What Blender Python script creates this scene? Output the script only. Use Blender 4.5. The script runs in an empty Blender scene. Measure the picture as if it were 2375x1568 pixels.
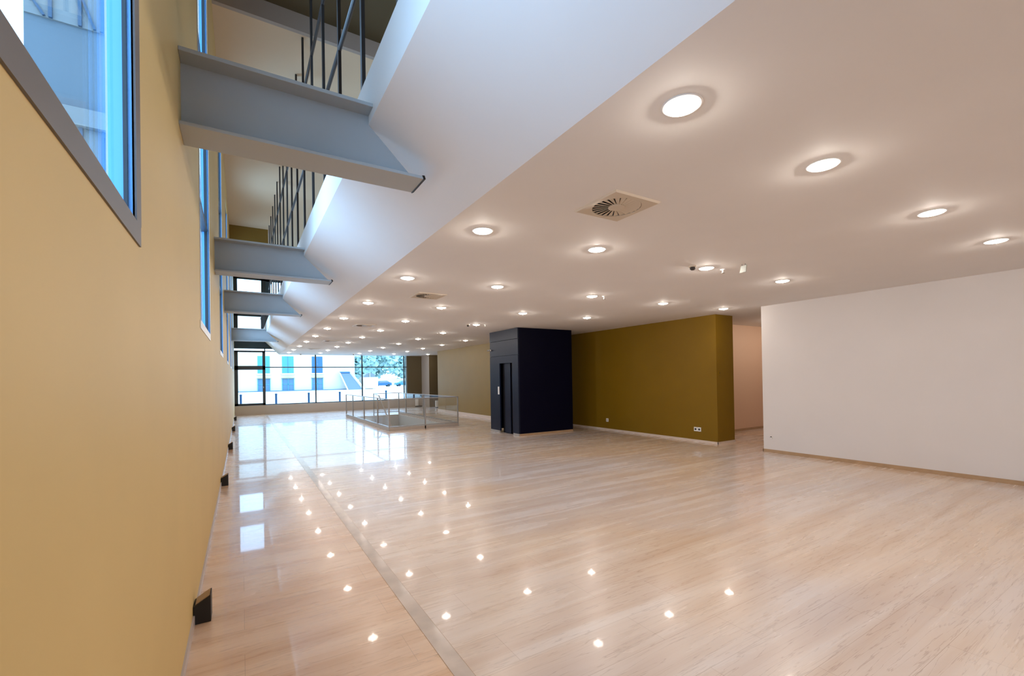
import bpy, bmesh, math, random
from mathutils import Vector, Matrix

# ------------------------------------------------------------------ camera, world, exposure
C = bpy.context.scene.collection
sc = bpy.context.scene
S = 1.35            # metres per plan unit (ceiling height above the eye = 1 unit)
FZ = -1.155         # floor level in plan units, eye level = 0

def W(x, y, z):
    return Vector((x * S, y * S, (z - FZ) * S))

cam_d = bpy.data.cameras.new('camera')
cam = bpy.data.objects.new('camera', cam_d)
C.objects.link(cam)
R_ = Vector((0.85461922, -0.51898729, -0.01667887))
U_ = Vector((0.01083989, -0.01428205, 0.99983925))
F_ = Vector((0.51914207, 0.85466263, 0.00657995))
m = Matrix((R_, U_, -F_)).transposed().to_4x4()
m.translation = W(0, 0, 0)
cam.matrix_world = m
cam_d.sensor_fit = 'HORIZONTAL'
cam_d.sensor_width = 36.0
cam_d.lens = 1033.427 * 36 / 2375
cam_d.shift_y = (869.817 - 784) / 2375
cam_d.clip_start = 0.03
cam_d.clip_end = 600
sc.camera = cam

world = bpy.data.worlds.new('sky')
sc.world = world
world.use_nodes = True
bg = world.node_tree.nodes['Background']
bg.inputs[0].default_value = (0.44, 0.68, 1.0, 1)
bg.inputs[1].default_value = 7.2

sc.view_settings.view_transform = 'Standard'
sc.view_settings.look = 'None'
sc.view_settings.exposure = 0.0
sc.view_settings.gamma = 1.0
sc.view_settings.use_curve_mapping = False
cy = sc.cycles
cy.use_denoising = True
cy.max_bounces = 8
cy.diffuse_bounces = 4
cy.glossy_bounces = 4
cy.transparent_max_bounces = 16
cy.sample_clamp_indirect = 6.0
cy.caustics_reflective = False
cy.caustics_refractive = False
LAMP_STRENGTH = 20.0      # diffusing lens
BULB_STRENGTH = 6000.0    # small bulb in its centre
LAMP_COLOR = (1.0, 0.90, 0.81)

# ------------------------------------------------------------------ materials
def mat(name, col, rough=0.6, metal=0.0, spec=0.5, emit=None, es=0.0, noise=None, bump=None, coat=0.0):
    mt = bpy.data.materials.new(name)
    mt.use_nodes = True
    nt = mt.node_tree
    b = nt.nodes['Principled BSDF']
    b.inputs['Base Color'].default_value = (*col, 1)
    b.inputs['Roughness'].default_value = rough
    b.inputs['Metallic'].default_value = metal
    b.inputs['Specular IOR Level'].default_value = spec
    b.inputs['Coat Weight'].default_value = coat
    if emit:
        b.inputs['Emission Color'].default_value = (*emit, 1)
        b.inputs['Emission Strength'].default_value = es
    if noise or bump:
        tc = nt.nodes.new('ShaderNodeTexCoord')
        n = nt.nodes.new('ShaderNodeTexNoise')
        n.inputs['Scale'].default_value = (noise or bump)[0]
        n.inputs['Detail'].default_value = 4
        nt.links.new(tc.outputs['Object'], n.inputs['Vector'])
        if noise:
            k = noise[1]
            r = nt.nodes.new('ShaderNodeValToRGB')
            r.color_ramp.elements[0].position = 0.3
            r.color_ramp.elements[1].position = 0.7
            r.color_ramp.elements[0].color = (*[c * (1 - k) for c in col], 1)
            r.color_ramp.elements[1].color = (*[min(1, c * (1 + k)) for c in col], 1)
            nt.links.new(n.outputs['Fac'], r.inputs['Fac'])
            nt.links.new(r.outputs['Color'], b.inputs['Base Color'])
        if bump:
            bp = nt.nodes.new('ShaderNodeBump')
            bp.inputs['Strength'].default_value = bump[1]
            bp.inputs['Distance'].default_value = 0.01
            nt.links.new(n.outputs['Fac'], bp.inputs['Height'])
            nt.links.new(bp.outputs['Normal'], b.inputs['Normal'])
    return mt

def glass_mat(name, tint, refl=1.0, rough=0.0):
    mt = bpy.data.materials.new(name)
    mt.use_nodes = True
    nt = mt.node_tree
    nt.nodes.remove(nt.nodes['Principled BSDF'])
    out = nt.nodes['Material Output']
    tr = nt.nodes.new('ShaderNodeBsdfTransparent')
    tr.inputs[0].default_value = (*tint, 1)
    gl = nt.nodes.new('ShaderNodeBsdfGlossy')
    gl.inputs['Roughness'].default_value = rough
    fr = nt.nodes.new('ShaderNodeLayerWeight')
    fr.inputs['Blend'].default_value = 0.12
    mul = nt.nodes.new('ShaderNodeMath')
    mul.operation = 'MULTIPLY'
    mul.inputs[1].default_value = refl
    mx = nt.nodes.new('ShaderNodeMixShader')
    nt.links.new(fr.outputs['Fresnel'], mul.inputs[0])
    nt.links.new(mul.outputs[0], mx.inputs[0])
    nt.links.new(tr.outputs[0], mx.inputs[1])
    nt.links.new(gl.outputs[0], mx.inputs[2])
    nt.links.new(mx.outputs[0], out.inputs[0])
    return mt

def floor_mat():
    mt = bpy.data.materials.new('polished_travertine')
    mt.use_nodes = True
    nt = mt.node_tree
    N, L = nt.nodes, nt.links
    b = N['Principled BSDF']
    tc = N.new('ShaderNodeTexCoord')
    # veins run across the room (world X)
    def streak(sx, sy, det, dist, sc_=1.0):
        mp = N.new('ShaderNodeMapping')
        mp.inputs['Scale'].default_value = (sx, sy, 1)
        n = N.new('ShaderNodeTexNoise')
        n.inputs['Scale'].default_value = sc_
        n.inputs['Detail'].default_value = det
        n.inputs['Distortion'].default_value = dist
        L.new(tc.outputs['Object'], mp.inputs['Vector'])
        L.new(mp.outputs[0], n.inputs['Vector'])
        return n
    # plank-wise value
    mpb = N.new('ShaderNodeMapping')
    br = N.new('ShaderNodeTexBrick')
    br.offset = 0.37
    br.inputs['Color1'].default_value = (0.0, 0.0, 0.0, 1)
    br.inputs['Color2'].default_value = (1, 1, 1, 1)
    br.inputs['Mortar'].default_value = (0.5, 0.5, 0.5, 1)
    br.inputs['Scale'].default_value = 1.0
    br.inputs['Mortar Size'].default_value = 0.0016
    br.inputs['Mortar Smooth'].default_value = 0.3
    br.inputs['Brick Width'].default_value = 1.30
    br.inputs['Row Height'].default_value = 0.30
    L.new(tc.outputs['Object'], mpb.inputs['Vector'])
    L.new(mpb.outputs[0], br.inputs['Vector'])
    a = streak(0.45, 5.5, 6, 0.5)
    c = streak(1.2, 26, 5, 0.3)
    big = streak(0.35, 0.5, 3, 0.6)
    r1 = N.new('ShaderNodeValToRGB')
    e = r1.color_ramp.elements
    e[0].position = 0.28; e[0].color = (0.57, 0.44, 0.345, 1)
    e[1].position = 0.72; e[1].color = (0.72, 0.65, 0.59, 1)
    k = r1.color_ramp.elements.new(0.5); k.color = (0.65, 0.545, 0.46, 1)
    add = N.new('ShaderNodeMixRGB'); add.blend_type = 'MIX'; add.inputs[0].default_value = 0.07
    L.new(a.outputs['Fac'], add.inputs[1]); L.new(br.outputs['Color'], add.inputs[2])
    L.new(add.outputs[0], r1.inputs['Fac'])
    # large, soft variation pink / ochre
    r2 = N.new('ShaderNodeValToRGB')
    r2.color_ramp.elements[0].position = 0.35; r2.color_ramp.elements[0].color = (1.06, 0.96, 0.84, 1)
    r2.color_ramp.elements[1].position = 0.65; r2.color_ramp.elements[1].color = (0.97, 1.0, 1.09, 1)
    L.new(big.outputs['Fac'], r2.inputs['Fac'])
    m1 = N.new('ShaderNodeMixRGB'); m1.blend_type = 'MULTIPLY'; m1.inputs[0].default_value = 1
    L.new(r1.outputs[0], m1.inputs[1]); L.new(r2.outputs[0], m1.inputs[2])
    # the strip along the left wall is a more ochre stone
    sx_ = N.new('ShaderNodeSeparateXYZ')
    L.new(tc.outputs['Object'], sx_.inputs[0])
    lt = N.new('ShaderNodeMath'); lt.operation = 'LESS_THAN'; lt.inputs[1].default_value = 0.70 * S
    L.new(sx_.outputs[0], lt.inputs[0])
    m0 = N.new('ShaderNodeMixRGB'); m0.blend_type = 'MULTIPLY'
    m0.inputs[2].default_value = (1.07, 0.91, 0.74, 1)
    L.new(lt.outputs[0], m0.inputs[0]); L.new(m1.outputs[0], m0.inputs[1])
    m1 = m0
    # thin dark veins
    r3 = N.new('ShaderNodeValToRGB')
    q = r3.color_ramp.elements
    q[0].position = 0.485; q[0].color = (1, 1, 1, 1)
    q[1].position = 0.515; q[1].color = (1, 1, 1, 1)
    v = r3.color_ramp.elements.new(0.5); v.color = (0.74, 0.70, 0.68, 1)
    L.new(c.outputs['Fac'], r3.inputs['Fac'])
    m2 = N.new('ShaderNodeMixRGB'); m2.blend_type = 'MULTIPLY'; m2.inputs[0].default_value = 0.8
    L.new(m1.outputs[0], m2.inputs[1]); L.new(r3.outputs[0], m2.inputs[2])
    # joints
    m3 = N.new('ShaderNodeMixRGB'); m3.blend_type = 'MIX'
    m3.inputs[2].default_value = (0.36, 0.25, 0.18, 1)
    jf = N.new('ShaderNodeMath'); jf.operation = 'MULTIPLY'; jf.inputs[1].default_value = 0.55
    L.new(br.outputs['Fac'], jf.inputs[0]); L.new(jf.outputs[0], m3.inputs[0])
    L.new(m2.outputs[0], m3.inputs[1])
    L.new(m3.outputs[0], b.inputs['Base Color'])
    rr = N.new('ShaderNodeMapRange')
    rr.inputs['To Min'].default_value = 0.20; rr.inputs['To Max'].default_value = 0.34
    L.new(a.outputs['Fac'], rr.inputs['Value'])
    L.new(rr.outputs[0], b.inputs['Roughness'])
    b.inputs['Specular IOR Level'].default_value = 0.45
    b.inputs['Coat Weight'].default_value = 0.5
    b.inputs['Coat Roughness'].default_value = 0.03
    b.inputs['Coat IOR'].default_value = 1.45
    return mt

M = {
    'floor': floor_mat(),
    'seam': mat('floor_seam_stone', (0.60, 0.51, 0.44), 0.16, noise=(6, 0.12)),
    'ceiling': mat('ceiling_paint', (0.80, 0.77, 0.745), 0.8, noise=(1.5, 0.015)),
    'yellow': mat('yellow_wall_paint', (0.62, 0.45, 0.185), 0.6, noise=(1.2, 0.03)),
    'white': mat('white_wall_paint', (0.70, 0.66, 0.63), 0.7, noise=(1.5, 0.015)),
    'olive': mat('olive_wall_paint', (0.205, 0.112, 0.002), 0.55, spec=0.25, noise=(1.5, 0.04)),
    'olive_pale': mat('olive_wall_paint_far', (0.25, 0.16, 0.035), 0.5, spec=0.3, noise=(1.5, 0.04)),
    'olive_shade': mat('brown_paint_shaded', (0.10, 0.070, 0.030), 0.6),  # darkness of the backlit far wall and unlit ceiling is in this colour
    'peach': mat('corridor_wall_paint', (0.70, 0.48, 0.33), 0.7),
    'parapet': mat('parapet_paint', (0.44, 0.37, 0.31), 0.5),
    'skirt_brown': mat('brown_skirting', (0.42, 0.27, 0.15), 0.4, noise=(8, 0.1)),
    'skirt_pale': mat('pale_skirting', (0.68, 0.56, 0.47), 0.4),
    'skirt_grey': mat('grey_skirting', (0.50, 0.44, 0.42), 0.3),
    'beam': mat('grey_steel_paint', (0.41, 0.435, 0.445), 0.45, spec=0.4),
    'black': mat('black_paint', (0.006, 0.006, 0.007), 0.5),
    'bar': mat('dark_steel_bar', (0.045, 0.042, 0.042), 0.35, metal=0.3),
    'navy': mat('navy_lacquer', (0.0008, 0.0012, 0.010), 0.45, spec=0.10),
    'navy_panel': mat('navy_panel_satin', (0.006, 0.010, 0.026), 0.4, spec=0.18),
    'dark': mat('door_gap_black', (0.003, 0.003, 0.005), 0.6),
    'frame': mat('anthracite_window_frame', (0.022, 0.030, 0.038), 0.4),
    'slate': mat('slate_spandrel_panel', (0.03, 0.055, 0.075), 0.35),
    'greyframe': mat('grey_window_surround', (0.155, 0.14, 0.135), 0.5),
    'reveal': mat('blue_window_profile', (0.13, 0.40, 0.85), 0.35),
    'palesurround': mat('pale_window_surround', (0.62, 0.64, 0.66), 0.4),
    'steel': mat('brushed_steel', (0.36, 0.34, 0.325), 0.3, metal=0.2),
    'whiteplastic': mat('white_plastic', (0.80, 0.79, 0.77), 0.35),
    'cream': mat('cream_vent_paint', (0.62, 0.53, 0.42), 0.45),
    'lens': mat('lamp_lens', (0.9, 0.9, 0.9), 0.4, emit=LAMP_COLOR, es=LAMP_STRENGTH),
    'bulb': mat('lamp_bulb', (0.9, 0.9, 0.9), 0.4, emit=LAMP_COLOR, es=BULB_STRENGTH),
    'signgrey': mat('grey_green_plate', (0.22, 0.23, 0.19), 0.5),
    'upper': mat('upper_ceiling_paint', (0.78, 0.60, 0.40), 0.7),
    'stairgrey': mat('stairwell_paint', (0.55, 0.53, 0.49), 0.6),
    'glass': glass_mat('window_glass', (0.90, 0.97, 1.0), 0.5),
    'balglass': glass_mat('balustrade_glass', (0.985, 0.985, 0.975), 0.3),
    'facade': mat('cream_render', (0.56, 0.50, 0.42), 0.8, noise=(0.3, 0.03)),
    'cyan': mat('blue_shutter', (0.05, 0.22, 0.29), 0.5),
    'bluepane': mat('blue_glass_pane', (0.07, 0.14, 0.20), 0.25),
    'hood': mat('ochre_hood', (0.34, 0.27, 0.15), 0.7),
    'street': mat('pale_paving', (0.68, 0.65, 0.60), 0.7, noise=(0.15, 0.10)),
    'bollard': mat('blue_bollard_paint', (0.004, 0.05, 0.12), 0.4),
    'ramp': mat('blue_grey_ramp', (0.09, 0.12, 0.16), 0.4),
    'tree': mat('foliage', (0.30, 0.42, 0.38), 0.8, noise=(0.5, 0.25)),
    'trunk': mat('bark', (0.12, 0.14, 0.16), 0.9),
    'carblue': mat('blue_car_paint', (0.01, 0.08, 0.17), 0.25),
    'carteal': mat('teal_car_paint', (0.02, 0.14, 0.18), 0.25),
    'tyre': mat('tyre_rubber', (0.02, 0.03, 0.04), 0.8),
    'wing': mat('pale_blue_facade', (0.085, 0.115, 0.135), 0.6, noise=(0.4, 0.05)),
    'wingband': mat('balcony_band', (0.15, 0.165, 0.165), 0.6),
    'blueline': mat('blue_railing_paint', (0.02, 0.06, 0.11), 0.4),
}

# ------------------------------------------------------------------ mesh helpers (plan units in, metres out)
def hexa(bm, p):
    """eight corners: bottom ring then top ring, plan units"""
    v = [bm.verts.new(W(*q)) for q in p]
    for f in ((3, 2, 1, 0), (4, 5, 6, 7), (0, 1, 5, 4), (1, 2, 6, 5), (2, 3, 7, 6), (3, 0, 4, 7)):
        bm.faces.new([v[i] for i in f])

def box(bm, x0, x1, y0, y1, z0, z1):
    x0, x1 = sorted((x0, x1)); y0, y1 = sorted((y0, y1)); z0, z1 = sorted((z0, z1))
    hexa(bm, [(x0, y0, z0), (x1, y0, z0), (x1, y1, z0), (x0, y1, z0),
              (x0, y0, z1), (x1, y0, z1), (x1, y1, z1), (x0, y1, z1)])

def prism(bm, ring, axis, a, b):
    """extrude a 2-D ring: axis 'y' -> ring in (x,z); 'z' -> ring in (x,y); 'x' -> ring in (y,z)"""
    def P(q, t):
        return {'y': (q[0], t, q[1]), 'z': (q[0], q[1], t), 'x': (t, q[0], q[1])}[axis]
    va = [bm.verts.new(W(*P(q, a))) for q in ring]
    vb = [bm.verts.new(W(*P(q, b))) for q in ring]
    bm.faces.new(va); bm.faces.new(vb[::-1])
    n = len(ring)
    for i in range(n):
        bm.faces.new([va[i], vb[i], vb[(i + 1) % n], va[(i + 1) % n]])

def bar(bm, a, b, w, h=None, seg=None):
    """a straight bar from a to b (plan units), w x h in plan units; seg -> round"""
    A, B = W(*a), W(*b)
    d = (B - A)
    q = d.to_track_quat('Z', 'Y').to_matrix()
    h = h or w
    if seg:
        ring = [(math.cos(2 * math.pi * i / seg) * w / 2 * S, math.sin(2 * math.pi * i / seg) * w / 2 * S) for i in range(seg)]
    else:
        ring = [(-w / 2 * S, -h / 2 * S), (w / 2 * S, -h / 2 * S), (w / 2 * S, h / 2 * S), (-w / 2 * S, h / 2 * S)]
    va = [bm.verts.new(A + q @ Vector((x, y, 0))) for x, y in ring]
    vb = [bm.verts.new(B + q @ Vector((x, y, 0))) for x, y in ring]
    bm.faces.new(va[::-1]); bm.faces.new(vb)
    n = len(ring)
    for i in range(n):
        bm.faces.new([va[i], va[(i + 1) % n], vb[(i + 1) % n], vb[i]])

def lathe(bm, c, prof, seg=24):
    """profile (radius, height) in metres about a vertical axis through c (metres)"""
    rings = []
    for r, z in prof:
        if r < 1e-6:
            rings.append([bm.verts.new((c[0], c[1], c[2] + z))])
        else:
            rings.append([bm.verts.new((c[0] + r * math.cos(2 * math.pi * i / seg), c[1] + r * math.sin(2 * math.pi * i / seg), c[2] + z)) for i in range(seg)])
    for k in range(len(rings) - 1):
        a, b = rings[k], rings[k + 1]
        for i in range(seg):
            j = (i + 1) % seg
            if len(a) == 1:
                bm.faces.new([a[0], b[i], b[j]])
            elif len(b) == 1:
                bm.faces.new([a[i], b[0], a[j]])
            else:
                bm.faces.new([a[i], b[i], b[j], a[j]])

def obj(name, bm, mt, parent=None, smooth=False, bevel=0.0):
    bmesh.ops.recalc_face_normals(bm, faces=bm.faces[:])
    root = parent
    while root is not None and root.parent is not None:
        root = root.parent
    off = root.location.copy() if root is not None else Vector((0, 0, 0))
    for v in bm.verts:
        v.co -= off
    me = bpy.data.meshes.new(name)
    bm.to_mesh(me); bm.free()
    me.materials.append(M[mt])
    if smooth:
        for f in me.polygons:
            f.use_smooth = True
    o = bpy.data.objects.new(name, me)
    C.objects.link(o)
    if parent is not None:
        o.parent = parent
    if bevel:
        bv = o.modifiers.new('bevel', 'BEVEL')
        bv.width = bevel; bv.segments = 2; bv.limit_method = 'ANGLE'
    return o

def NB():
    return bmesh.new()

def struct(name, bm, mt, parent=None, **k):
    o = obj(name, bm, mt, parent, **k)
    if parent is None:
        o['kind'] = 'structure'
    return o

def tag(o, label, cat, group=None):
    o['label'] = label; o['category'] = cat
    if group:
        o['group'] = group
    return o

def thing(name, label, cat, loc, group=None):
    o = bpy.data.objects.new(name, None)
    o.empty_display_size = 0.1
    C.objects.link(o)
    o.location = W(*loc)
    return tag(o, label, cat, group)

def dup(root, loc, label, group=None):
    r = root.copy(); C.objects.link(r); r.location = loc
    r['label'] = label
    if group:
        r['group'] = group
    for ch in list(root.children):
        c = ch.copy(); C.objects.link(c); c.parent = r
        for g in ch.children:
            d = g.copy(); C.objects.link(d); d.parent = c
    return r

# ------------------------------------------------------------------ key dimensions (plan units)
WX = -0.21          # left wall face
YF = 18.4           # far window plane
YB = -4.6           # wall behind the camera
CE = 1.0            # lower ceiling
KX, KZ = 0.583, 1.335   # lower corner of the fascia
FT = 1.605          # upper floor level
UC = 3.75           # upper ceiling
UC2 = 3.95
SX = 1.14           # where the sloped soffit meets the flat ceiling
HX0, HX1, HY0, HY1 = 2.88, 4.49, 10.10, 14.75    # floor opening

# ------------------------------------------------------------------ floor
bm = NB()
FB = FZ - 0.25
box(bm, -0.5, HX0, YB, YF, FB, FZ)
box(bm, HX0, HX1, YB, HY0, FB, FZ)
box(bm, HX0, HX1, HY1, YF, FB, FZ)
box(bm, HX1, 10.2, YB, YF, FB, FZ)
struct('floor', bm, 'floor')
bm = NB()
box(bm, 0.695, 0.765, YB, YF, FZ - 0.01, FZ + 0.0006)
struct('trim_1', bm, 'seam')
bm = NB()
box(bm, 0.6935, 0.6955, YB, YF, FZ - 0.01, FZ + 0.0009)
box(bm, 0.7645, 0.766, YB, YF, FZ - 0.01, FZ + 0.0009)
struct('trim_2', bm, 'skirt_brown')

# ------------------------------------------------------------------ lower ceiling, sloped soffit and upper floor slab
bm = NB()
prism(bm, [(SX, CE), (10.2, CE), (10.2, FT), (KX, FT), (KX, KZ)], 'y', YB, 13.7)
# towards the window the slope steepens
n0 = [(SX, CE), (10.2, CE), (10.2, FT), (KX, FT), (KX, KZ)]
n1 = [(1.19, CE), (10.2, CE), (10.2, FT), (0.60, FT), (0.615, FT - 0.02)]
va = [bm.verts.new(W(x, 13.7, z)) for x, z in n0]
vb = [bm.verts.new(W(x, YF, z)) for x, z in n1]
bm.faces.new(va); bm.faces.new(vb[::-1])
for i in range(5):
    bm.faces.new([va[i], vb[i], vb[(i + 1) % 5], va[(i + 1) % 5]])
struct('ceiling', bm, 'ceiling')

bm = NB()
box(bm, -0.6, 10.2, 5.25, YF, UC, UC + 0.3)
box(bm, -0.6, 10.2, YB, 5.25, UC2, UC + 0.3)
struct('ceiling_upper', bm, 'upper')
bm = NB()
box(bm, WX, 10.2, 5.20, 5.25, UC, UC2)
struct('trim_3', bm, 'parapet')
bm = NB()
box(bm, WX, 0.60, 12.45, 12.6, 2.95, UC)
struct('trim_4', bm, 'olive_pale')
bm = NB()
box(bm, WX, 10.2, YB, 5.20, UC2 - 0.012, UC2)
struct('trim_ceiling_shade', bm, 'olive_shade')  # dark sheet paints in the shade of the unlit near ceiling

# ------------------------------------------------------------------ left wall with tall windows
WT = 0.05           # wall thickness
wz0, wz1 = 0.385, 3.25
wins = []
y = 4.28 - 2 * 2.93
while y < 17:
    wins.append((y - 0.96, y)); y += 2.93
bm = NB()
prev = YB
for a, b in wins:
    box(bm, WX - WT, WX, prev, a, FZ - 0.2, UC2 + 0.1)
    box(bm, WX - WT, WX, a, b, FZ - 0.2, wz0)
    box(bm, WX - WT, WX, a, b, wz1, UC2 + 0.1)
    prev = b
box(bm, WX - WT, WX, prev, YF + 0.15, FZ - 0.2, UC2 + 0.1)
struct('wall_left', bm, 'yellow')
for i, (a, b) in enumerate(wins):
    big = abs(b - 1.35) < 0.05
    t = 0.05
    bm = NB()
    # grey surround, a few millimetres proud of the wall
    x0, x1 = WX - 0.003, WX + 0.004
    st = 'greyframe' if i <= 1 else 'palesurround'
    box(bm, x0, x1, a - 0.05, b + 0.05 if i <= 1 else b + 0.01, wz0 - 0.05, wz0)
    box(bm, x0, x1, b, b + (0.055 if i <= 1 else 0.012), wz0, wz1)
    box(bm, x0, x1, a - (0.05 if i <= 1 else 0.012), a, wz0, wz1)
    w = struct('window_%d' % (i + 1), bm, st)
    # reveal lining
    bm = NB()
    box(bm, WX - 0.0105, WX - 0.003, b - 0.006, b, wz0, wz1)
    box(bm, WX - 0.0105, WX - 0.003, a, a + 0.006, wz0, wz1)
    box(bm, WX - 0.0105, WX - 0.003, a, b, wz0, wz0 + 0.006)
    box(bm, WX - 0.045, WX - (0.018 if i <= 1 else 0.030), b - 0.007, b, wz0, wz1)
    box(bm, WX - 0.045, WX - (0.018 if i <= 1 else 0.030), a, a + 0.007, wz0, wz1)
    box(bm, WX - 0.045, WX - (0.018 if i <= 1 else 0.030), a, b, wz0, wz0 + 0.007)
    obj('window_reveal', bm, 'reveal', w)
    bm = NB()
    fx0, fx1 = WX - (0.018 if i <= 1 else 0.030), WX - 0.0105
    for (p, q) in ((a, a + 0.012), (b - 0.012, b)):
        box(bm, fx0, fx1, p, q, wz0, wz1)
    box(bm, fx0, fx1, a, b, wz0, wz0 + 0.010)
    box(bm, fx0, fx1, a, b, wz1 - 0.012, wz1)
    if not big:
        box(bm, fx0 - 0.02, fx1, a, b, 1.20, 1.23)
    box(bm, fx0 - 0.02, fx1, a, b, 2.30, 2.33)
    obj('window_frame', bm, 'frame', w)
    bm = NB()
    box(bm, WX - 0.040, WX - 0.035, a + 0.007, b - 0.007, wz0 + 0.007, wz1)
    obj('window_pane', bm, 'glass', w)

# baseboards
bm = NB(); box(bm, WX, WX + 0.008, YB, YF, FZ, FZ + 0.045)
struct('baseboard_left', bm, 'skirt_grey')

# ------------------------------------------------------------------ right-hand walls
bm = NB()
box(bm, 6.62, 10.2, YB, 3.73, FZ - 0.1, CE)
struct('wall_right', bm, 'white')
bm = NB()
box(bm, 6.612, 6.62, YB, 3.738, FZ, FZ + 0.045)
box(bm, 6.612, 10.0, 3.73, 3.738, FZ, FZ + 0.045)
struct('baseboard_right', bm, 'skirt_brown')
bm = NB()
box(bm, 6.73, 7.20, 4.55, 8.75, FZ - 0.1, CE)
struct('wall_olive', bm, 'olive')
bm = NB()
box(bm, 6.72, 6.73, 4.54, 8.75, FZ, FZ + 0.035)
box(bm, 6.72, 7.21, 4.54, 4.55, FZ, FZ + 0.035)
struct('baseboard_olive', bm, 'skirt_pale')
bm = NB()
box(bm, 7.20, 10.2, 5.35, 5.6, FZ - 0.1, CE)
struct('wall_corridor', bm, 'peach')
bm = NB()
box(bm, 10.0, 10.2, 3.73, 5.35, FZ - 0.1, CE)
struct('wall_corridor_end', bm, 'peach')
bm = NB()
box(bm, 7.20, 10.0, 5.342, 5.35, FZ, FZ + 0.045)
struct('baseboard_corridor', bm, 'skirt_brown')
bm = NB()
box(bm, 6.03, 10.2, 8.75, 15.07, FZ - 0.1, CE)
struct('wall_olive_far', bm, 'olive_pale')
bm = NB()
box(bm, 6.02, 6.03, 8.6, 15.08, FZ, FZ + 0.085)
struct('baseboard_olive_far', bm, 'skirt_pale')
bm = NB()
box(bm, 7.4, 10.2, 15.07, YF, FZ - 0.1, CE)
struct('wall_recess', bm, 'olive_shade')
bm = NB()
box(bm, 5.97, 6.63, YF - 0.02, YF + 0.2, FZ, CE)
struct('wall_far', bm, 'olive_shade')  # its backlit darkness is put into the colour
bm = NB()
box(bm, 6.63, 7.4, 17.5, YF + 0.1, FZ, CE)
struct('wall_far_pier', bm, 'olive_shade')
bm = NB()
box(bm, 6.622, 6.63, 17.5, YF - 0.02, FZ, CE)
struct('trim_pier_lit', bm, 'parapet')  # paler sheet paints the window light onto the pier's side
bm = NB()
box(bm, -0.6, 10.2, YB - 0.2, YB, FZ - 0.1, UC2)
struct('wall_back', bm, 'white')
# upper storey enclosure
bm = NB()
box(bm, 7.4, 7.6, YB, YF, FT, UC2)
struct('wall_upper_right', bm, 'upper')

# ------------------------------------------------------------------ far parapet and window wall
bm = NB()
box(bm, WX, 6.63, YF - 0.16, YF + 0.16, FZ, -0.83)
struct('wall_parapet', bm, 'parapet')

def win_thing(n, bmf, mt='frame'):
    return struct('window_%d' % n, bmf, mt)
fy0, fy1 = YF - 0.03, YF + 0.03
bm = NB()   # dark casement column
for x0, x1 in ((WX + 0.0, -0.10), (0.655, 0.745)):
    box(bm, x0, x1, fy0, fy1, -0.83, 1.12)
box(bm, WX, 0.745, fy0, fy1, -0.83, -0.755)
box(bm, WX, 0.745, fy0, fy1, 0.445, 0.585)
box(bm, WX, 0.745, fy0, fy1, 1.07, 1.125)
w1 = win_thing(20, bm)
bm = NB(); box(bm, -0.10, 0.655, YF - 0.006, YF, -0.755, 0.445); obj('window_pane', bm, 'glass', w1)
bm = NB(); box(bm, -0.10, 0.655, YF - 0.006, YF, 0.585, 1.07); obj('window_pane', bm, 'glass', w1)
bm = NB(); box(bm, 0.675, 0.69, fy0 - 0.03, fy0, -0.22, -0.16); obj('window_handle', bm, 'whiteplastic', w1, bevel=0.004)
bm = NB()   # slender glazing
for xm in (2.42, 4.14, 5.85):
    box(bm, xm - 0.022, xm + 0.022, fy0, fy1, -0.83, CE)
box(bm, 0.745, 5.97, fy0, fy1, 0.515, 0.548)
box(bm, 0.745, 5.97, fy0, fy1, -0.83, -0.80)
box(bm, WX, 1.6, fy0, fy1, 1.10, 1.125)
box(bm, 0.715, 0.745, fy0, fy1, 1.12, 1.22)
w2 = win_thing(21, bm)
xs = [0.745, 2.42, 4.14, 5.85, 5.97]
for k in range(4):
    for z0, z1 in ((-0.80, 0.515), (0.548, 1.10 if k == 0 else CE)):
        bm = NB(); box(bm, xs[k] + 0.018, xs[k + 1] - 0.018, YF - 0.006, YF, z0, z1); obj('window_pane', bm, 'glass', w2)
# spandrel and the upper storey window
bm = NB()
box(bm, WX, 1.0, YF - 0.01, YF + 0.08, 1.20, 1.66)
box(bm, 0.745, 7.4, YF - 0.01, YF + 0.08, FT, 2.62)
struct('wall_far_upper', bm, 'slate')
bm = NB()
for z0, z1 in ((1.66, 2.35), (2.55, 3.66)):
    box(bm, WX, -0.09, fy0, fy1, z0 - 0.06, z1 + 0.08)
    box(bm, 0.64, 0.78, fy0, fy1, z0 - 0.06, z1 + 0.08)
    box(bm, WX, 0.78, fy0, fy1, z0 - 0.06, z0)
    box(bm, WX, 0.78, fy0, fy1, z1, z1 + 0.2)
w3 = win_thing(22, bm)
for z0, z1 in ((1.66, 2.35), (2.55, 3.66)):
    bm = NB(); box(bm, -0.09, 0.64, YF - 0.006, YF, z0, z1); obj('window_pane', bm, 'glass', w3)
bm = NB()
box(bm, 0.78, 0.93, fy0, fy1, 2.62, UC)
box(bm, 0.78, 7.4, fy0, fy1, 3.64, UC)
for xm in (2.4, 4.1, 5.8):
    box(bm, xm - 0.03, xm + 0.03, fy0, fy1, 2.62, UC)
w4 = win_thing(23, bm, 'slate')
bm = NB(); box(bm, 0.93, 7.4, YF - 0.006, YF, 2.62, 3.64); obj('window_pane', bm, 'glass', w4)

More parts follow.
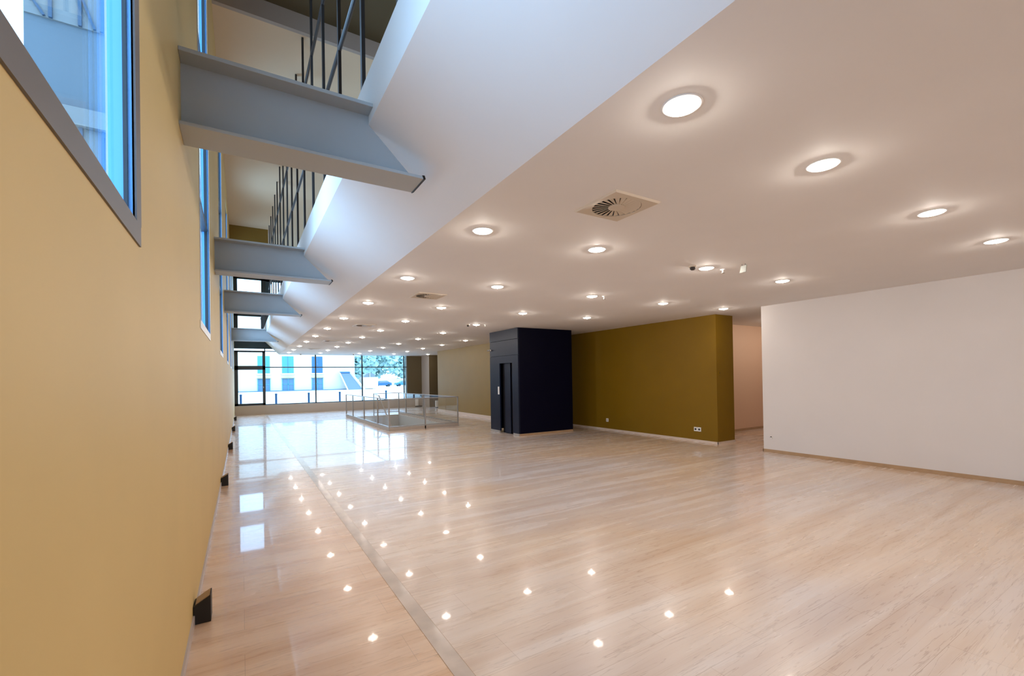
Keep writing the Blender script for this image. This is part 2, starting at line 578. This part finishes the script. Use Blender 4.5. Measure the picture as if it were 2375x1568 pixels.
# ------------------------------------------------------------------ steel beams across the void
beam_y = [(2.37, 'nearest the camera'), (5.20, 'second from the camera'), (8.05, 'third from the camera'), (13.5, 'farthest from the camera, by the window')]
for yb, where in beam_y:
    t = thing('steel_beam', 'grey steel beam spanning from the yellow wall to the soffit, ' + where, 'beam', (WX, yb, 1.08), 'steel beams across the void')
    zb, zt = 1.085, 1.395
    hw = 0.10
    bm = NB()
    prism(bm, [(WX, zb), (0.842, zb), (KX, KZ), (KX, zt), (WX, zt)], 'y', yb - 0.008, yb + 0.008)
    obj('web', bm, 'beam', t)
    bm = NB()
    prism(bm, [(WX, yb - hw), (KX + 0.005, yb - hw), (KX + 0.005, yb + hw), (WX, yb + hw)], 'z', zt - 0.014, zt + 0.004)
    obj('top_flange', bm, 'beam', t, bevel=0.003)
    bm = NB()
    prism(bm, [(WX, yb - hw), (0.85, yb - hw), (0.85, yb + hw), (WX, yb + hw)], 'z', zb - 0.012, zb + 0.004)
    obj('bottom_flange', bm, 'beam', t, bevel=0.003)
    bm = NB()
    hexa(bm, [(0.846, yb - hw, zb - 0.016), (0.858, yb - hw, zb - 0.010), (0.858, yb + hw, zb - 0.010), (0.846, yb + hw, zb - 0.016),
              (0.838, yb - hw, zb + 0.006), (0.852, yb - hw, zb + 0.008), (0.852, yb + hw, zb + 0.008), (0.838, yb + hw, zb + 0.006)])
    e = obj('end_plate', bm, 'black', t); e['label'] = 'black end plate'

# ------------------------------------------------------------------ bar screen on the edge of the upper floor
t = thing('balustrade', 'tall dark steel bar balustrade on the edge of the upper floor', 'railing', (0.61, 2.0, FT))
k = -8
for k in range(-8, 16):
    yy = 2.58 + 0.68 * k
    if yy > 12.6:
        break
    top = UC2 - 0.012 if yy < 5.2 else UC
    bm = NB(); box(bm, 0.600, 0.620, yy - 0.018, yy + 0.018, FT, top)
    obj('post', bm, 'bar', t)
for zr in (2.31, 3.13):
    bm = NB(); bar(bm, (0.61, -3.0, zr), (0.61, 12.6, zr), 0.028, seg=10)
    obj('rail', bm, 'bar', t)
# small rail by the far window on the upper floor
t = thing('balustrade', 'short dark railing high up beside the far window frame', 'railing', (0.62, 13.2, FT))
bm = NB(); bar(bm, (0.62, 12.9, 2.25), (0.62, 18.2, 2.25), 0.04); obj('rail', bm, 'bar', t)
for k in range(9):
    yy = 13.0 + 0.62 * k
    bm = NB(); box(bm, 0.608, 0.632, yy - 0.015, yy + 0.015, FT, 2.25); obj('post', bm, 'bar', t)

# ------------------------------------------------------------------ ceiling lamps
def make_lamp(loc, label, group):
    t = thing('ceiling_lamp', label, 'lamp', loc, group)
    c = t.location
    bm = NB()
    lathe(bm, c, [(0.098, 0.004), (0.099, -0.001), (0.096, -0.0035), (0.086, -0.0035), (0.084, 0.0), (0.084, 0.004)], 28)
    obj('trim_ring', bm, 'whiteplastic', t, smooth=True)
    bm = NB()
    lathe(bm, c, [(0.083, -0.002), (0.081, -0.009), (0.06, -0.015), (0.028, -0.017), (0.0, -0.017)], 20)
    obj('lens', bm, 'lens', t, smooth=True)
    bm = NB()
    lathe(bm, c, [(0.010, -0.0172), (0.0098, -0.021), (0.006, -0.024), (0.0, -0.025)], 10)
    obj('bulb', bm, 'bulb', t, smooth=True)
    return t
ordn = ['nearest the camera', 'second from the camera', 'third from the camera', 'fourth from the camera', 'fifth from the camera', 'sixth from the camera',
        'seventh from the camera', 'eighth from the camera', 'ninth from the camera', 'tenth from the camera', 'last before the window wall']
rows = [(1.408, 0.0, 'in the row beside the sloped soffit', range(-3, 11)),
        (2.404, -0.031, 'in the second row from the soffit', range(-3, 11)),
        (3.741, -0.057, 'in the third row from the soffit', range(-3, 11)),
        (5.017, -0.081, 'in the fourth row from the soffit', [-3, -2, -1, 0, 1, 2, 3, 6, 7, 8, 9, 10])]
proto = None
lampn = 0
for x, off, rn, idx in rows:
    vis = [i for i in idx if i >= 0]
    for i in idx:
        yy = 1.072 + off + 1.597 * i
        if i < 0:
            lab = 'round white ceiling lamp out of view behind the camera'
        else:
            j = vis.index(i)
            w_ = 'last before the window wall' if j == len(vis) - 1 else ordn[j]
            lab = 'round ceiling lamp %s, %s' % (rn, w_)
        if proto is None:
            proto = make_lamp((x, yy, CE), lab, 'round lamps in the flat ceiling')
        else:
            dup(proto, W(x, yy, CE), lab)
dup(proto, W(6.28, 4.11, CE), 'round ceiling lamp close above the near end of the dark olive wall')
dup(proto, W(6.36, 16.9, CE), 'round ceiling lamp above the dark recess at the right of the far window')
for xx, w_ in ((8.5, 'first'), (9.4, 'second')):  # unseen lamps added to brighten the corridor
    dup(proto, W(xx, 4.55, CE), 'added unseen round lamp inside the corridor behind the white wall, %s from the hall' % w_)
for xx in (2.4, 4.4):  # unseen lamp rows added to brighten the upper ceiling
    for k in range(8):
        yy = -2.0 + 2.0 * k
        dup(proto, W(xx, yy, (UC if yy > 5.25 else UC2 - 0.012)), 'added round lamp in the upper floor ceiling, hidden above the slab', 'added round lamps in the upper ceiling')

# ------------------------------------------------------------------ swirl air vents
def make_vent(loc, label):
    t = thing('air_vent', label, 'vent', loc, 'square swirl vents in the ceiling')
    cx, cy_, cz = loc
    h = 0.178
    bm = NB()
    # square plate with a round hole
    n = 48
    R = 0.142
    outer, inner, o2 = [], [], []
    c = t.location
    for i in range(n):
        a = 2 * math.pi * i / n
        ca, sa = math.cos(a), math.sin(a)
        s = h * S / max(abs(ca), abs(sa))
        outer.append(bm.verts.new((c.x + ca * s, c.y + sa * s, c.z + 0.001)))
        o2.append(bm.verts.new((c.x + ca * s * 0.94, c.y + sa * s * 0.94, c.z - 0.012)))
        inner.append(bm.verts.new((c.x + ca * R * S, c.y + sa * R * S, c.z - 0.010)))
    up = [bm.verts.new(v.co + Vector((0, 0, 0.010))) for v in inner]
    for i in range(n):
        j = (i + 1) % n
        bm.faces.new([outer[i], outer[j], o2[j], o2[i]])
        bm.faces.new([o2[i], o2[j], inner[j], inner[i]])
        bm.faces.new([inner[i], inner[j], up[j], up[i]])
    obj('face_plate', bm, 'cream', t)
    bm = NB()
    lathe(bm, (c.x, c.y, c.z - 0.0006), [(R * S, 0), (0, -0.0004)], 48)
    d = obj('duct_opening', bm, 'dark', t); d['label'] = 'black duct opening'
    nb = 24
    bm = NB()
    for i in range(nb):
        a = -2 * math.pi * i / nb
        a2 = a - 0.12
        dw = 0.105
        r0, r1 = 0.045 * S, R * S * 0.985
        p = []
        for (r, aa, z) in ((r0, a, -0.010), (r1, a2, -0.010), (r1, a2 - dw * 1.9, -0.003), (r0, a - dw * 2.4, -0.003)):
            p.append(bm.verts.new((c.x + r * math.cos(aa), c.y + r * math.sin(aa), c.z + z)))
        q = [bm.verts.new(v.co + Vector((0, 0, 0.0018))) for v in p]
        bm.faces.new(p); bm.faces.new(q[::-1])
        for a_ in range(4):
            b_ = (a_ + 1) % 4
            bm.faces.new([p[a_], p[b_], q[b_], q[a_]])
    sw = obj('swirl_blades', bm, 'cream', t)
    bm = NB()
    lathe(bm, c, [(0.05 * S, -0.004), (0.048 * S, -0.011), (0, -0.012)], 24)
    obj('hub', bm, 'cream', t)
    return t
v0 = make_vent((1.90, 1.91, CE), 'square swirl air vent nearest the camera, beside the bright lamp row')
for yy, w_ in ((5.06, 'second from the camera'), (8.30, 'third from the camera'), (11.87, 'fourth from the camera'), (14.9, 'farthest away, near the window wall')):
    dup(v0, W(1.92, yy, CE), 'square swirl air vent, ' + w_)

# small ceiling fittings
def sprinkler(loc, label):
    t = thing('sprinkler', label, 'sprinkler', loc, 'ceiling sprinklers')
    c = t.location
    bm = NB(); lathe(bm, c, [(0.035, 0.001), (0.033, -0.008), (0.012, -0.010), (0.011, -0.04), (0, -0.04)], 16)
    obj('body', bm, 'whiteplastic', t, smooth=True)
    bm = NB(); lathe(bm, c, [(0.0, -0.046), (0.022, -0.047), (0.022, -0.050), (0, -0.050)], 14)
    obj('deflector', bm, 'steel', t)
    return t
s0 = sprinkler((3.93, 2.57, CE), 'small white ceiling sprinkler right of the lamp, between dark sensor and hanging plate')
dup(s0, W(3.88, 4.14, CE), 'small white ceiling sprinkler right of the lamp, straight above the dark lift box')
dup(s0, W(3.89, 7.33, CE), 'tiny ceiling sprinkler right of a lamp, above the left edge of the lift')
def sensor(loc, label):
    t = thing('smoke_detector', label, 'sensor', loc, 'dark ceiling sensors')
    c = t.location
    bm = NB(); lathe(bm, c, [(0.045, 0.001), (0.045, -0.014), (0.03, -0.018), (0, -0.018)], 18)
    obj('base', bm, 'cream', t)
    bm = NB(); lathe(bm, c, [(0.030, -0.016), (0.034, -0.040), (0.02, -0.052), (0, -0.053)], 18)
    obj('sensor_head', bm, 'bar', t)
    return t
d0 = sensor((3.55, 2.62, CE), 'small dark ceiling sensor just left of a lamp in the third row')
dup(d0, W(3.59, 7.44, CE), 'small dark ceiling sensor left of a distant lamp, before the lift')
dup(d0, W(1.85, 17.8, CE), 'tiny dark ceiling sensor at the window wall, left one of two')
dup(d0, W(3.61, 17.4, CE), 'tiny dark ceiling sensor at the window wall, right one of two')
t = thing('hanging_sign', 'small grey-green plate hanging edge-on from the ceiling', 'sign', (3.91, 2.36, CE))
bm = NB(); hexa(bm, [(3.905, 2.33, 0.925), (3.912, 2.33, 0.925), (3.925, 2.40, 0.925), (3.918, 2.40, 0.925),
                     (3.900, 2.32, 0.985), (3.907, 2.32, 0.985), (3.918, 2.38, 0.985), (3.911, 2.38, 0.985)])
obj('plate', bm, 'signgrey', t, bevel=0.002)
bm = NB(); bar(bm, (3.905, 2.335, 0.98), (3.905, 2.335, 1.0), 0.004, seg=8)
obj('hanger', bm, 'bar', t)
bm = NB(); bar(bm, (3.913, 2.37, 0.98), (3.913, 2.37, 1.0), 0.004, seg=8)
obj('hanger', bm, 'bar', t)

# ------------------------------------------------------------------ lift box
t = thing('lift_shaft', 'dark navy lift box standing free from floor to ceiling', 'lift', (5.36, 8.05, FZ))
lx0, lx1, ly0, ly1 = 4.68, 6.04, 7.47, 8.63
dy0, dy1, dz = 7.70, 8.21, 0.31
ltop = CE - 0.002
bm = NB()
box(bm, lx0 + 0.03, lx1, ly0, ly0 + 0.02, FZ + 0.04, ltop)        # front plain face
box(bm, lx1 - 0.02, lx1, ly0 + 0.02, ly1, FZ + 0.04, ltop)
box(bm, lx0 + 0.02, lx1 - 0.02, ly1 - 0.02, ly1, FZ + 0.04, ltop)
box(bm, lx0 + 0.03, lx1 - 0.02, ly0 + 0.02, ly1 - 0.02, ltop - 0.02, ltop)
obj('shaft_cladding', bm, 'navy', t)
bm = NB()
box(bm, lx0, lx0 + 0.03, ly0, dy0, FZ + 0.04, 0.46)
box(bm, lx0, lx0 + 0.03, dy1, ly1, FZ + 0.04, 0.46)
box(bm, lx0, lx0 + 0.03, dy0, dy1, dz, 0.46)
obj('door_surround', bm, 'navy_panel', t)
bm = NB(); box(bm, lx0 + 0.003, lx0 + 0.03, ly0, ly1, 0.465, 0.78); obj('upper_panel', bm, 'navy_panel', t)
bm = NB(); box(bm, lx0, lx0 + 0.03, ly0, ly1, 0.787, ltop); obj('head_panel', bm, 'navy_panel', t)
bm = NB(); box(bm, lx0 + 0.09, lx0 + 0.10, dy0 - 0.02, dy1 + 0.02, FZ, dz + 0.02); obj('door_recess', bm, 'dark', t)
bm = NB(); box(bm, lx0 + 0.055, lx0 + 0.075, 7.87, 8.10, FZ + 0.01, dz); obj('door', bm, 'navy_panel', t)
bm = NB(); box(bm, lx0 - 0.012, lx0, 8.225, 8.275, -0.345, -0.18)
cp = obj('call_panel', bm, 'whiteplastic', t, bevel=0.003); cp['label'] = 'white call panel'
bm = NB(); box(bm, lx0 - 0.012, lx0 + 0.01, ly0 - 0.012, dy0 - 0.03, FZ, FZ + 0.045)
kp = obj('kick_plate', bm, 'steel', t); kp['label'] = 'pale steel kick plate'
bm = NB(); box(bm, lx0 - 0.012, lx0 + 0.01, dy1 + 0.01, ly1, FZ, FZ + 0.045)
kp = obj('kick_plate', bm, 'steel', t); kp['label'] = 'pale steel kick plate'
bm = NB(); box(bm, lx0 + 0.01, lx1, ly0 - 0.01, ly0 + 0.02, FZ, FZ + 0.04)
kp = obj('plinth', bm, 'skirt_brown', t); kp['label'] = 'brown plinth'
for i, yy in enumerate((8.58, 8.68)):
    tt = thing('spotlight', ('small white round fitting on the upper left of the lift front' if i == 0 else 'small pale fitting sticking out behind the left edge of the lift'), 'fitting', (4.665, yy if i == 0 else 8.67, 0.62))
    c = tt.location
    bm = NB()
    bar(bm, (4.68, 8.58 if i == 0 else 8.66, 0.61), (4.65, 8.58 if i == 0 else 8.66, 0.61), 0.035 if i == 0 else 0.03, seg=14)
    obj('mount', bm, 'whiteplastic', tt)
    bm = NB()
    y_ = 8.58 if i == 0 else 8.66
    bar(bm, (4.65, y_, 0.612), (4.635, y_ - 0.005, 0.600), 0.024, seg=12)
    obj('head', bm, 'steel', tt)

# ------------------------------------------------------------------ sockets
def socket(x, y, z, n, label):
    t = thing('wall_socket', label, 'socket', (x, y, z), 'wall sockets')
    w = 0.036
    for k in range(n):
        y0 = y - (n - 1) * w + k * 2 * w
        bm = NB(); box(bm, x - 0.008, x, y0 - w * 0.95, y0 + w * 0.95, z - w, z + w); f = obj('face_plate', bm, 'whiteplastic', t, bevel=0.004)
        bm = NB(); bar(bm, (x - 0.0095, y0, z), (x - 0.007, y0, z), 0.036, seg=16); obj('socket_recess', bm, 'dark' if n > 1 else 'skirt_grey', f)
    return t
socket(6.73, 7.15, -0.94, 1, 'single white socket low on the olive wall, near the lift')
socket(6.73, 4.93, -0.94, 2, 'double white socket low on the olive wall, near its right end')
t = thing('wall_cable', 'small dark cable stub low on the white wall near its corner', 'cable', (6.62, 3.62, -0.93))
bm = NB(); bar(bm, (6.625, 3.62, -0.925), (6.602, 3.62, -0.93), 0.016, seg=10); obj('grommet', bm, 'bar', t)
bm = NB(); bar(bm, (6.604, 3.62, -0.93), (6.596, 3.595, -0.945), 0.010, seg=8); obj('wire', bm, 'whiteplastic', t)
tg = thing('wall_switch', 'small dark key switch on the end of the dark olive wall', 'switch', (6.80, 4.55, 0.02))
bm = NB(); box(bm, 6.785, 6.815, 4.540, 4.55, -0.01, 0.06); obj('plate', bm, 'olive', tg, bevel=0.002)
bm = NB(); bar(bm, (6.80, 4.538, 0.025), (6.80, 4.542, 0.025), 0.016, seg=10); obj('button', bm, 'dark', tg)

# ------------------------------------------------------------------ black floor uplights along the yellow wall
labs = ['nearest the camera', 'second from the camera', 'third from the camera', 'fourth from the camera', 'farthest, close to the window']
for yy, lb in zip((2.62, 5.95, 9.10, 12.5, 16.0), labs):
    t = thing('floor_uplight', 'black wedge-shaped fitting at the foot of the yellow wall, ' + lb, 'uplight', (-0.17, yy, FZ), 'black fittings along the yellow wall')
    x0, x1, d = WX + 0.002, -0.138, 0.10
    bm = NB()
    hexa(bm, [(x0, yy, FZ), (x1, yy, FZ), (x1, yy + d, FZ), (x0, yy + d, FZ),
              (x0, yy, FZ + 0.085), (x1, yy, FZ + 0.125), (x1, yy + d, FZ + 0.125), (x0, yy + d, FZ + 0.085)])
    obj('housing', bm, 'black', t, bevel=0.003)
    bm = NB()
    hexa(bm, [(x0 + 0.008, yy + 0.012, FZ + 0.090), (x1 - 0.005, yy + 0.012, FZ + 0.123), (x1 - 0.005, yy + d - 0.01, FZ + 0.123), (x0 + 0.008, yy + d - 0.01, FZ + 0.090),
              (x0 + 0.008, yy + 0.012, FZ + 0.094), (x1 - 0.005, yy + 0.012, FZ + 0.128), (x1 - 0.005, yy + d - 0.01, FZ + 0.128), (x0 + 0.008, yy + d - 0.01, FZ + 0.094)])
    cv = obj('cover', bm, 'skirt_brown', t); cv['label'] = 'brown cover strip'

# ------------------------------------------------------------------ stair opening and balustrade
bm = NB()
PB = FZ - 2.3
box(bm, HX0 - 0.05, HX0 + 0.006, HY0, HY1, PB, FZ - 0.002)
box(bm, HX1 - 0.006, HX1 + 0.05, HY0, HY1, PB, FZ - 0.002)
box(bm, HX0 - 0.05, HX1 + 0.05, HY0 - 0.05, HY0 + 0.006, PB, FZ - 0.002)
box(bm, HX0 - 0.05, HX1 + 0.05, HY1 - 0.006, HY1 + 0.05, PB, FZ - 0.002)
box(bm, HX0 - 0.05, HX1 + 0.05, HY0 - 0.05, HY1 + 0.05, PB - 0.05, PB)
struct('wall_stairwell', bm, 'stairgrey')
t = thing('staircase', 'grey staircase going down through the floor opening', 'stairs', (3.27, 14.5, FZ - 0.2))
NS = 16
for k in range(NS):
    z1 = FZ - 0.13 * (k + 1)
    y1 = HY1 - 0.20 * k
    bm = NB(); box(bm, HX0 + 0.02, 3.65, y1 - 0.22, y1 - 0.022, z1 - 0.05, z1); obj('step', bm, 'stairgrey', t)
bm = NB()
bar(bm, (3.67, HY1 - 0.1, FZ - 0.15), (3.67, HY1 - 0.1 - 0.2 * NS, FZ - 0.15 - 0.13 * NS), 0.02, 0.12)
obj('stringer', bm, 'steel', t)

t = thing('glass_balustrade', 'glass and pale steel balustrade around the stair opening in the floor', 'railing', (3.68, 12.4, FZ))
zt, zb = -0.44, -1.065
x0, x1, y0, y1 = 2.84, 4.53, 10.05, 14.85
def post(x, y, th=0.027):
    bm = NB(); box(bm, x - th / 2, x + th / 2, y - th / 2, y + th / 2, FZ, zt); obj('post', bm, 'steel', t)
for yy in (10.05, 11.03, 12.44, 13.86, 14.85):
    post(x0, yy)
for yy in (10.05, 12.44, 14.08, 14.85):
    post(x1, yy)
post(3.69, 10.05, 0.03); post(3.70, 14.85)
for nm, a, b in (('left', (x0, y0), (x0, y1)), ('front', (x0, y0), (x1, y0)), ('right', (x1, y0), (x1, y1)), ('back', (3.70, y1), (x1, y1))):
    for z, w_ in ((zt, 0.030), (zb, 0.022)):
        bm = NB(); bar(bm, (*a, z), (*b, z), w_ if nm != 'left' or z == zb else 0.02, 0.02)
        obj('handrail' if z == zt else 'bottom_rail', bm, 'steel', t)
    bm = NB()   # flat glass between the rails
    if a[0] == b[0]:
        box(bm, a[0] - 0.003, a[0] + 0.003, a[1] + 0.015, b[1] - 0.015, zb + 0.012, zt - 0.015)
    else:
        box(bm, a[0] + 0.015, b[0] - 0.015, a[1] - 0.003, a[1] + 0.003, zb + 0.012, zt - 0.015)
    obj('glass_panel', bm, 'balglass', t)
bm = NB()
box(bm, x0 - 0.015, x0 + 0.015, y0, y1, FZ, zb - 0.02)
box(bm, x0, x1, y0 - 0.015, y0 + 0.015, FZ, zb - 0.02)
box(bm, x1 - 0.015, x1 + 0.015, y0, y1, FZ, zb - 0.02)
obj('curb', bm, 'parapet', t)
# sloping handrail of the stair
bm = NB(); bar(bm, (3.70, 14.75, zt), (3.70, 14.2, zt - 0.05), 0.03, 0.02); bar(bm, (3.70, 14.2, zt - 0.05), (3.70, 12.2, zt - 1.35), 0.035, 0.02)
obj('stair_handrail', bm, 'steel', t)

# small white boxes near the dark recess
t = thing('pedestal_bin', 'small white pedestal box on black base by the dark recess', 'box', (6.72, 16.9, FZ))
bm = NB(); box(bm, 6.66, 6.80, 16.85, 16.97, FZ + 0.04, -0.86); obj('body', bm, 'whiteplastic', t, bevel=0.008)
bm = NB(); box(bm, 6.67, 6.79, 16.86, 16.96, FZ, FZ + 0.04); obj('base', bm, 'black', t)
t = thing('pedestal_bin', 'white box behind the glass balustrade, below the dark far wall', 'box', (6.30, 18.1, FZ))
bm = NB(); box(bm, 6.25, 6.36, 18.10, 18.20, FZ + 0.05, -0.82); obj('body', bm, 'whiteplastic', t, bevel=0.008)
bm = NB(); box(bm, 6.25, 6.50, 18.08, 18.2, FZ, FZ + 0.05); obj('base', bm, 'black', t)

# ------------------------------------------------------------------ outside
GZ = FZ - 0.02
bm = NB(); box(bm, -60, 90, YF + 0.3, 160, GZ - 0.1, GZ)
struct('ground', bm, 'street')
t = thing('building', 'cream rendered building across the street with blue shuttered windows', 'building', (2, 62.0, GZ))
bm = NB(); box(bm, -14, 13.0, 62, 70, GZ, 9.5); obj('wall', bm, 'facade', t)
bm = NB(); box(bm, -14.3, 13.3, 61.7, 70.3, 9.5, 9.9); obj('cornice', bm, 'facade', t)
for k, (u0, u1) in enumerate(((1.69, 2.98), (4.33, 5.61), (7.72, 8.98), (-4.4, -3.1))):
    bm = NB(); box(bm, u0, u1, 61.92, 62.02, 1.05, 3.16)
    sh = obj('shutter', bm, 'cyan' if k != 2 else 'carblue', t)
    bm = NB(); box(bm, (u0 + u1) / 2 - 0.02, (u0 + u1) / 2 + 0.02, 61.88, 61.93, 1.05, 3.16); obj('shutter_joint', bm, 'bluepane', sh)
    bm = NB(); box(bm, u0 - 0.12, u1 + 0.12, 61.85, 62.02, 0.88, 1.05); obj('window_sill', bm, 'facade', t)
    bm = NB(); box(bm, u0 + 0.02, u1 - 0.02, 61.93, 62.03, -1.1, 0.42); w_ = obj('window', bm, 'bluepane', t)
    bm = NB()
    for xx in (u0, (u0 + u1) / 2, u1):
        box(bm, xx - 0.035, xx + 0.035, 61.88, 61.95, -1.1, 0.45)
    box(bm, u0, u1, 61.88, 61.95, -0.35, -0.28)
    obj('glazing_bars', bm, 'cyan', w_)
    bm = NB(); prism(bm, [(u0 - 0.12, 0.42), (u1 + 0.12, 0.42), (u1 + 0.05, 0.50), ((u0 + u1) / 2, 0.60), (u0 - 0.05, 0.50)], 'y', 61.7, 62.0)
    obj('hood', bm, 'hood', t)
bm = NB(); box(bm, -14, 13.0, 61.6, 62, GZ, GZ + 0.10); obj('kerb', bm, 'bluepane', t)

bx = [(-0.03), (1.33), (2.68), (4.05), (6.28), (7.62)]
bl = ['standing leftmost, seen through the dark casement', 'second from the left', 'third from the left, left of the first mullion', 'fourth from the left, left of the glass balustrade',
      'seen behind the glass balustrade', 'standing rightmost, hidden beside the dark wall']
for x, lb in list(zip(bx, bl))[:5]:
    t = thing('bollard', 'blue steel bollard on the pavement, ' + lb, 'bollard', (x, 22.7, GZ), 'bollards outside the window')
    c = t.location
    bm = NB(); lathe(bm, c, [(0.0, 0), (0.08, 0), (0.075, 0.03), (0.060, 0.04), (0.060, 0.80), (0, 0.80)], 16); obj('shaft', bm, 'bollard', t)
    bm = NB(); lathe(bm, c, [(0.070, 0.80), (0.072, 0.85), (0.050, 0.88), (0, 0.885)], 16); obj('cap', bm, 'bollard', t)

t = thing('ramp', 'blue-grey slanted ramp with pale side rails leaning beside the building', 'ramp', (12.2, 60.5, GZ))
bm = NB()
hexa(bm, [(11.75, 59.6, GZ), (13.45, 59.6, GZ), (13.45, 60.0, GZ), (11.75, 60.0, GZ), (11.1, 61.5, 1.05), (12.2, 61.5, 1.05), (12.2, 61.8, 1.05), (11.1, 61.8, 1.05)])
obj('deck', bm, 'ramp', t)
bm = NB(); bar(bm, (11.62, 59.6, GZ), (10.98, 61.5, 1.1), 0.12); obj('side_rail', bm, 'facade', t)
bm = NB(); bar(bm, (13.65, 59.6, GZ), (12.35, 61.5, 1.1), 0.22); obj('side_rail', bm, 'facade', t)
bm = NB(); box(bm, 11.0, 12.25, 61.4, 61.6, 1.02, 1.18); obj('top_bar', bm, 'carblue', t)
t = thing('container', 'plain white container on the square, right of the ramp', 'container', (15.0, 62.0, GZ))
bm = NB(); box(bm, 13.95, 15.95, 61.5, 64, GZ + 0.05, 0.42); obj('body', bm, 'facade', t, bevel=0.03)
bm = NB(); box(bm, 14.0, 15.2, 61.45, 61.7, GZ, GZ + 0.06); obj('skid', bm, 'tyre', t)
t = thing('arched_shelter', 'pale arched shelter behind the white container', 'shelter', (16.0, 70.0, GZ))
ring = [(15.9 + 0.0, GZ)] + [(16.9 - 1.0 * math.cos(a), 0.15 + 1.0 * math.sin(a)) for a in [math.pi * i / 10 for i in range(11)]] + [(17.9, GZ)]
bm = NB(); prism(bm, ring, 'y', 70, 72); obj('shell', bm, 'wingband', t)
bm = NB(); box(bm, 16.85, 16.93, 69.9, 70, GZ, 1.1); obj('rib', bm, 'facade', t)
t = tag(obj('garden_wall', (lambda b: (box(b, 18, 60, 96, 97, GZ, 0.35), b)[1])(NB()), 'facade'), 'long low white wall in front of the trees', 'wall')

def car(loc, paint, label):
    t = thing('car', label, 'car', loc, 'parked cars')
    X, Y, Z = loc
    pr = [(-1.6, 0.25), (-1.62, 0.5), (-1.5, 0.62), (-0.85, 0.70), (-0.45, 1.02), (0.75, 1.05), (1.25, 0.75), (1.58, 0.68), (1.62, 0.3), (1.5, 0.22), (-1.5, 0.22)]
    bm = NB(); prism(bm, [(X + a, Z + b) for a, b in pr], 'y', Y, Y + 1.3); b_ = obj('body', bm, paint, t, bevel=0.06)
    bm = NB(); prism(bm, [(X - 0.72, Z + 0.72), (X - 0.40, Z + 0.97), (X + 0.70, Z + 0.99), (X + 1.05, Z + 0.76)], 'y', Y - 0.02, Y + 1.32); obj('window', bm, 'wingband', t)
    for wx in (-1.0, 1.05):
        for wy in (Y - 0.02, Y + 1.12):
            bm = NB(); bar(bm, (X + wx, wy, Z + 0.24), (X + wx, wy + 0.2, Z + 0.24), 0.48, seg=18); obj('wheel', bm, 'tyre', t)
    return t
car((21.6, 80, GZ), 'carblue', 'dark blue parked car, left one of two before the low wall')
car((25.6, 80, GZ), 'carteal', 'teal parked car, right one of two before the low wall')

random.seed(7)
def tree(x, y, r, hz, label, seed):
    rnd = random.Random(seed)
    t = thing('tree', label, 'tree', (x, y, GZ), 'trees beyond the square')
    bm = NB(); bar(bm, (x, y, GZ), (x + 0.3, y, hz), 0.6, seg=8); bar(bm, (x, y, GZ + (hz - GZ) * 0.5), (x - r * 0.5, y, hz + 0.5), 0.3, seg=8); bar(bm, (x, y, GZ + (hz - GZ) * 0.55), (x + r * 0.5, y, hz + 0.8), 0.3, seg=8)
    obj('trunk', bm, 'trunk', t)
    bm = NB()
    for k in range(1100):
        a = rnd.uniform(0, 2 * math.pi); b = math.acos(rnd.uniform(-1, 1)); rr = r * rnd.uniform(0.45, 1.0) * (1 + 0.25 * math.sin(3 * a + seed))
        c = Vector((x + rr * math.cos(a) * math.sin(b), y + rr * math.sin(a) * math.sin(b) * 0.8, hz + rr * math.cos(b) * 0.85))
        s = r * rnd.uniform(0.09, 0.19)
        q = Matrix.Rotation(rnd.uniform(0, 6.28), 3, 'X') @ Matrix.Rotation(rnd.uniform(0, 6.28), 3, 'Z')
        cw = W(*c)
        pts = [cw + q @ Vector(v) * s * S for v in ((1, 0, 0), (0, 0.7, 0.2), (-1, 0, 0), (0, -0.7, 0.2))]
        bm.faces.new([bm.verts.new(p) for p in pts])
    cr = obj('crown', bm, 'tree', t)
    return t
tree(20.6, 97, 3.9, 3.6, 'pale leafy tree just right of the cream building', 1)
tree(26.6, 108, 4.6, 4.6, 'pale leafy tree in the middle of the tree row beyond the square', 2)
tree(31.5, 97, 3.9, 3.4, 'pale leafy tree farthest right, beside the edge of the far window', 3)

# neighbouring wing seen through the left windows
t = thing('building', 'pale blue neighbouring building seen through the tall left window', 'building', (-3.0, 19.5, GZ))
bm = NB(); box(bm, -5.65, -1.6, 19.5, 30, GZ, 14); obj('wall', bm, 'wing', t)
bm = NB(); box(bm, -5.65, -1.6, 19.2, 19.5, 8.30, 8.86); obj('balcony_band', bm, 'wingband', t)
for z0, z1 in ((5.2, 8.30), (11.60, 14.3)):
    bm = NB(); box(bm, -5.63, -1.6, 19.44, 19.5, z0, z1); obj('glazed_band', bm, 'wingband', t)
    for xx in (-5.02, -4.33, -3.81, -3.2, -2.6, -2.0):
        bm = NB(); box(bm, xx - 0.045, xx + 0.045, 19.35, 19.43, z0, z1); obj('post', bm, 'blueline', t)
bm = NB(); bar(bm, (-5.75, 19.4, 12.6), (-5.17, 19.4, 11.62), 0.07); obj('brace', bm, 'blueline', t)
bm = NB(); bar(bm, (-4.30, 19.4, 12.6), (-3.98, 19.4, 11.62), 0.07); obj('brace', bm, 'blueline', t)
bm = NB(); bar(bm, (-3.78, 19.4, 8.28), (-3.30, 19.4, 7.0), 0.07); obj('brace', bm, 'blueline', t)
